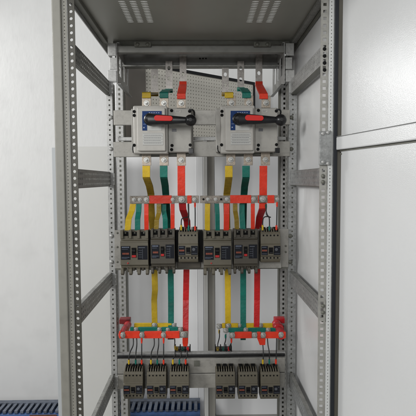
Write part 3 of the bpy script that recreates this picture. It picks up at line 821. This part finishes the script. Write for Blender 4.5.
# tin shims behind the red crossing
# short drop strips
DR = [('yellow',SY,SYD,[(133.2,203.8,1.879),(131.8,211,1.878),(128.6,219,1.886),(127.6,231.5,1.886)],6.0,'far left of the upper breakers'),
 ('green',SG,SG,[(139.0,203.8,1.879),(138.6,212,1.878),(137.6,219,1.886),(137.6,231.5,1.886)],5.4,'second of the three above the first upper breaker'),
 ('red',SR,SR,[(146.4,203.8,1.879),(146.4,215,1.876),(146.6,231.5,1.886)],4.4,'above the right pole of the first upper breaker'),
 ('yellow',SYD,SY,[(159.0,203.8,1.879),(158.9,213,1.878),(156.8,220,1.886),(156.2,231.5,1.886)],4.6,'above the left pole of the second upper breaker'),
 ('green',SG,SGD,[(163.8,203.8,1.895),(163.8,211,1.893),(165.2,219,1.880),(165.4,231.5,1.886)],5.0,'above the middle pole of the second upper breaker'),
 ('red',SR,SR,[(172.6,203.8,1.879),(172.6,215,1.876),(172.6,231.5,1.886)],4.0,'above the right pole of the second upper breaker'),
 ('yellow',SY,SYD,[(207.6,203.5,1.879),(207.4,214,1.876),(207.4,231.5,1.886)],5.2,'above the left pole of the fourth upper breaker'),
 ('green',SG,SGD,[(216.8,203.5,1.879),(217.4,214,1.876),(217.6,231.5,1.886)],4.6,'above the middle pole of the fourth upper breaker'),
 ('red',SR,SR,[(226.6,203.5,1.879),(226.6,214,1.876),(226.4,231.5,1.886)],5.6,'above the right pole of the fourth upper breaker'),
 ('yellow',SYD,SY,[(235.2,203.5,1.879),(235.2,211,1.878),(236.6,219,1.886),(237.0,231.5,1.886)],4.6,'above the left pole of the fifth upper breaker'),
 ('green',SG,SGD,[(242.0,203.5,1.895),(242.0,214,1.890),(243.0,231.5,1.886)],5.4,'above the middle pole of the fifth upper breaker'),
 ('red',SR,SR,[(252.8,203.5,1.879),(252.8,214,1.876),(252.8,231.5,1.886)],4.0,'above the right pole of the fifth upper breaker')]
for (cn, m1, m2, pts, wpx, where) in DR:
    P = [at(*p) for p in pts]
    t = thing('drop_strip', P[-1], 'short %s strip %s' % (cn, where), 'busbar strip', 'short sleeved strips feeding the large breakers')
    MB().ribbon(P, wpx*1.875/F, .0055).build('sleeve', m1, t, bevel=.0008)
    MB().ribbon([at(pts[0][0],pts[0][1]-.2,pts[0][2]), at(pts[0][0],pts[0][1]-5.5,pts[0][2])], (wpx+.4)*1.875/F, .003).build('tab', TIN, t)
    MB().ribbon([P[-1], P[-1]+Vector((0,0,-.010))], (wpx-.3)*1.875/F, .003).build('lug', TIN, t)

# ------------------------------------------------------------------ wires
def wire(label, pts, ferr, ends=None, group='thin black wires with coloured ferrules', r=.0024):
    P = [at(*p) for p in pts]
    t = thing('wire', P[-1], label, 'wire', group)
    MB().tube(P, r, 10).build('cable', RUBBER, t, smooth=True)
    for (px_, py0, py1, Y, m_) in ferr:
        a = at(px_,py0,Y); b_ = at(px_,py1,Y); d = b_-a
        MB().lathe(a, d, [(0,.0038),(d.length*.55,.0042),(d.length,.0030)], 14).build('ferrule', m_, t, smooth=True)
    return t
YWi = 1.872
wire('black wire arching to a yellow ferrule on the third upper breaker', [(188.0,204,1.88),(188.4,214,1.87),(187.6,217,1.866),(184.0,217.8,1.862),(181.6,219.5,1.862),(181.2,226,1.866),(181.2,232,1.868)], [(181.2,224.8,230.2,1.867,SY)])
wire('black wire with green ferrule on the third upper breaker', [(188.6,203,1.875),(188.8,214,1.872),(188.7,224,1.868),(188.7,232,1.868)], [(188.7,225.2,230.4,1.867,SG)])
wire('black wire red at both ends on the third upper breaker', [(195,203,1.872),(195.2,215,1.870),(195.1,232,1.868)], [(195.0,202.6,207.4,1.870,SR),(195.1,226,230.4,1.867,SR)])
wire('black wire curling to a yellow ferrule on the right end upper breaker', [(266.5,206,1.886),(266.2,213,1.874),(267.6,216,1.866),(270.5,217.3,1.862),(268,216.6,1.860),(264.6,217.0,1.860),(263.0,219.5,1.862),(262.6,226,1.866),(262.6,232,1.868)], [(262.6,225,230.2,1.867,SY)])
wire('black wire with green ferrule on the right end upper breaker', [(266.0,205,1.88),(266.2,211,1.874),(267.4,215,1.868),(269.2,218,1.866),(269.5,225,1.868),(269.4,232,1.868)], [(269.4,226,230.4,1.867,SG),(266.0,204,208.5,1.879,SGD)])
wire('straight black wire red at both ends on the right end upper breaker', [(277,202,1.872),(276.8,215,1.870),(276.4,232,1.868)], [(277,202.0,206.8,1.870,SR),(276.4,225.2,230,1.867,SR)])
# lower left wires
LW = [('left end bottom breaker, yellow',133.2,337,128.9,SY,[ (133.2,345),(130.2,352)],None),
 ('left end bottom breaker, green',136.6,336,135.7,SG,[(136.8,345),(136.0,352)],None),
 ('left end bottom breaker, red',141.7,338,141.7,SR,[(141.7,348)],SR),
 ('second bottom breaker, yellow',154.0,337,151.0,SY,[(154.2,345),(151.6,352)],None),
 ('second bottom breaker, green',158.6,336,157.3,SG,[(158.6,345),(157.6,352)],None),
 ('second bottom breaker, red',163.6,338,163.6,SR,[(163.6,348)],SR)]
YLo = 1.865
for (lab, xt, yt, xb_, m_, mids, top) in LW:
    pts = [(xt,yt,1.90)]+[(mx_,my_,1.885) for mx_,my_ in mids]+[(xb_,358,1.880),(xb_,366,1.886)]
    fr = [(xb_,359.6,364.2,1.882,m_)]
    if top: fr.append((xt,336.8,343.2,1.888,top))
    wire('short wire under lower left busbars to %s ferrule' % lab, pts, fr)
for (lab, xt, xb_, m_) in (('yellow',175.0,172.9,SY),('green',181.0,179.4,SG),('red',187.2,185.7,SR)):
    wire('wire from the left terminal block to third bottom breaker, %s ferrule' % lab, [(xt+.2,350,1.93),(xt-.4,356,1.905),(xb_,360,1.882),(xb_,366,1.886)], [(xb_,359.6,364.2,1.880,m_)])
wire('black wire from the lower left green bar to the left terminal block', [(174.2,335,1.97),(174.8,341,1.955),(174.6,346,1.945),(174.8,349,1.94)], [(175.2,346,350.5,1.935,SYD)])
for (lab, pts, m_, fx) in (('yellow',[(262.8,344,1.90),(263.2,350,1.89),(263.3,356,1.882),(262.8,366,1.886)],SY,262.8),
   ('green',[(267.2,336,1.90),(268.0,345,1.89),(269.3,353,1.882),(269.3,366,1.886)],SG,269.3),
   ('red',[(276.6,336,1.90),(276.4,348,1.89),(275.9,366,1.886)],SR,275.9)):
    wire('wire under lower right busbars to right end breaker, %s ferrule' % lab, pts, [(fx,359.4,364,1.882,m_)])
for (lab, pts, f1) in (('yellow top end',[(219.2,330,2.0),(219.4,337,1.97),(217.8,344,1.95),(217.6,349,1.945)],(219.2,329.8,333.6,2.0,SY)),
   ('green top end',[(226.0,334,1.98),(225.6,340,1.965),(224.4,345,1.95),(224.2,349,1.945)],(225.6,334.6,338.6,1.972,SG)),
   ('red top end',[(231.5,338,1.93),(231.2,343,1.93),(229.4,347,1.935),(229.6,350,1.945)],(231.4,338.4,342.8,1.93,SR))):
    wire('short black wire with %s dropping to the right terminal block' % lab, pts, [f1])

# ------------------------------------------------------------------ lower busbars
YR1, YR2, YR3 = 1.885, 1.945, 2.005
def low_bar(side, cn, pxa, pxb, y0, y1, Y, m_, bl, tins):
    t = hbar('lower_busbar', '%s lower horizontal busbar in the %s group' % (cn, side), pxa, pxb, y0, y1, Y, .006, TINB, [], [], group='stepped lower busbars')
    cur = pxa+.2
    for (a, b_) in tins+[(pxb-.1,pxb)]:
        if a-cur > .8: MB().pbox(cur,y0-.3,a,y1+.3,Y-.0016,.0092).build('sleeve', m_, t, bevel=.0018)
        cur = b_
    for (bx, by, r_) in bl: bolt(t, at(bx,by,Y-.002), r_)
    return t
low_bar('left','yellow',134,176.5,323.6,328.0,YR3,SY,[(154.6,325.4,.0120),(174.2,325.2,.0100)],[(151.8,157.2),(171.8,176.5)])
low_bar('left','green',130,183,327.6,331.8,YR2,SG,[(136.2,329.6,.0100),(159.4,329.8,.0100),(167.8,329.6,.0085),(180.5,329.8,.0105)],[(133.5,138),(157.4,161.5),(177.8,183)])
low_bar('left','red',118.8,188,331.8,338.2,YR1,SR,[(122.9,335,.0108),(142.0,335,.0108),(163.5,335,.0108),(183.5,334.6,.0125)],[(121.0,125.0),(139.8,144.3),(161.6,165.6),(179.6,188)])
low_bar('right','yellow',216.8,276,323.8,328.0,YR3,SY,[(219.0,326.6,.0110),(228.4,325.8,.0110),(240.0,325.4,.0085),(260.6,325.2,.0105)],[(216.8,222),(225.4,231.2),(238.2,242),(258.4,262.8)])
low_bar('right','green',223.2,280,328.4,332.2,YR2,SG,[(225.8,330.6,.0115),(245.8,329.8,.0105),(268.2,330.0,.0105)],[(223.2,228.4),(243.4,248.2),(265.8,270.6)])
low_bar('right','red',229.6,286,332.4,338.2,YR1,SR,[(232.4,335.2,.0112),(254.6,335.0,.0112),(263.2,335.0,.0112),(281.0,334.6,.0112)],[(229.8,234.8),(251.8,257.2),(260.8,265.6),(279,283)])
# yellow straps' sleeve ends and clamps
t = MB().pbox(167.6,336.5,173.8,339.6,1.99,.012).build('strap_end_cap', BLACK, bevel=.001); tag(t, 'black cap on the lower end of the left green strap', 'cap')
t = MB().pbox(240.6,337.5,245.8,340.2,1.99,.012).build('strap_end_cap', SGD, bevel=.001); tag(t, 'dark green cap under the right green strap', 'cap')
# red tabs
rt = thing('red_tab', at(185.4,345,1.9), 'red folded tab hanging below the right end of the lower left busbars', 'busbar tab', 'red tabs under the lower busbars')
MB().ribbon([at(185.2,338.4,1.888), at(185.3,343.5,1.90), at(185.3,346,1.905)], [5.6*1.89/F,5.4*1.9/F,4.2*1.9/F], .006).build('sleeve', SR, rt, bevel=.001)
rt = thing('red_tab', at(262,345,1.89), 'red tapered tab hanging below the lower right busbars', 'busbar tab', 'red tabs under the lower busbars')
MB().ribbon([at(261.4,338.4,1.885), at(261.8,340.6,1.887), at(262.4,344.8,1.890)], [8.6*1.89/F,7.4*1.89/F,5.6*1.9/F], .006).build('sleeve', SR, rt, bevel=.001)
# stepped insulator supports at outer ends
def insulator(side):
    s = -1 if side == 'left' else 1
    pxb = 125.5 if s < 0 else 279.5
    lab = 'red ribbed insulator holding the %s ends of the lower %s busbars' % (side, side)
    t = thing('busbar_insulator', at(pxb,338,1.93), lab, 'insulator', 'red stepped busbar insulators')
    if s < 0:
        MB().pbox(119.0,319.0,130.0,324.2,2.02,.035).build('base_block', mat('deep red moulding', (.16,.012,.014), .45), t, bevel=.003)
        cs = [(127.4,325.5,2.005,.0165),(125.0,329.6,1.955,.0160),(122.4,334.6,1.905,.0172)]
    else:
        MB().pbox(274.6,318.4,285.2,323.6,2.02,.035).build('base_block', INSR, t, bevel=.003)
        cs = [(277.0,324.8,2.005,.021),(278.6,328.6,1.955,.024),(280.9,334.4,1.900,.0215)]
    # tube path joining the sheds
    mb = MB()
    mb.tube([at(*c[:3]) for c in cs], .0155, 20)
    mb.build('core', INSR, t, smooth=True)
    for (cx, cy, Y, r_) in cs:
        mb = MB().lathe(at(cx,cy,Y), (0,-1,0), [(-.018,r_*.7),(-.014,r_),(.004,r_),(.010,r_*.85),(.012,r_*.4)], 28)
        mb.build('shed', INSR, t, smooth=True)
    bolt(t, at(cs[-1][0]+.2,cs[-1][1]+.2,cs[-1][2]-.014), .0105)
    return t
insulator('left'); insulator('right')
# terminal blocks
for (pxa, pxb, lab, cols) in ((174.4,190.4,'small black terminal block below the right end of the lower left busbars',(SYD,SGD,SRD)),(214.8,231.8,'small black terminal block below the left end of the lower right busbars',(SYD,SGD,SRD))):
    t = thing('terminal_block', at((pxa+pxb)/2,353.4,1.95), lab, 'terminal block', 'black terminal blocks')
    MB().pbox(pxa,348.6,pxb,353.6,1.95,.03).build('housing', BRK2 if False else BLACK, t, bevel=.001)
    for i in range(4):
        a = pxa+.2+(pxb-pxa-1.0)*i/3
        MB().pbox(a,346.6,a+.9,353.0,1.945,.03).build('barrier', BLACKM, t)
    for i in range(3):
        a = pxa+(pxb-pxa)*(i+.5)/3
        MB().pbox(a-1.1,347.2,a+1.1,350.8,1.944,.008).build('terminal_cap', cols[i], t, bevel=.001)
        bolt(t, at(a,352,1.9495), .004, me=DMD, name='screw')

# ------------------------------------------------------------------ light
w = bpy.data.worlds.new('World'); sc.world = w; w.use_nodes = True
bg = w.node_tree.nodes['Background']; bg.inputs[0].default_value = (.94,.97,1,1); bg.inputs[1].default_value = .32
def area(name, loc, target, size, sizey, power, col):
    l = bpy.data.lights.new(name, 'AREA'); l.shape = 'RECTANGLE'; l.size = size; l.size_y = sizey; l.energy = power; l.color = col
    o = bpy.data.objects.new(name, l); COL.objects.link(o); o.location = loc
    o.rotation_euler = (Vector(target)-Vector(loc)).to_track_quat('-Z','Y').to_euler()
    return o
area('window_light', (-2.0,2.9,2.35), (-1.2,.4,1.5), .8, .8, 62, (1,1,1))
area('side_light', (-2.9,-.4,2.4), (.1,2.1,1.3), .8, .8, 82, (1,.995,.98))
area('front_fill', (-.8,-1.7,2.25), (.1,2.4,1.3), 1.3, .8, 44, (1,1,.99))  # added fill, hung low in front so it reaches the back panels

sc.view_settings.view_transform = 'Standard'; sc.view_settings.look = 'None'; sc.view_settings.exposure = 0
sc.render.engine = 'CYCLES'
sc.render.resolution_x = 1024; sc.render.resolution_y = 1024
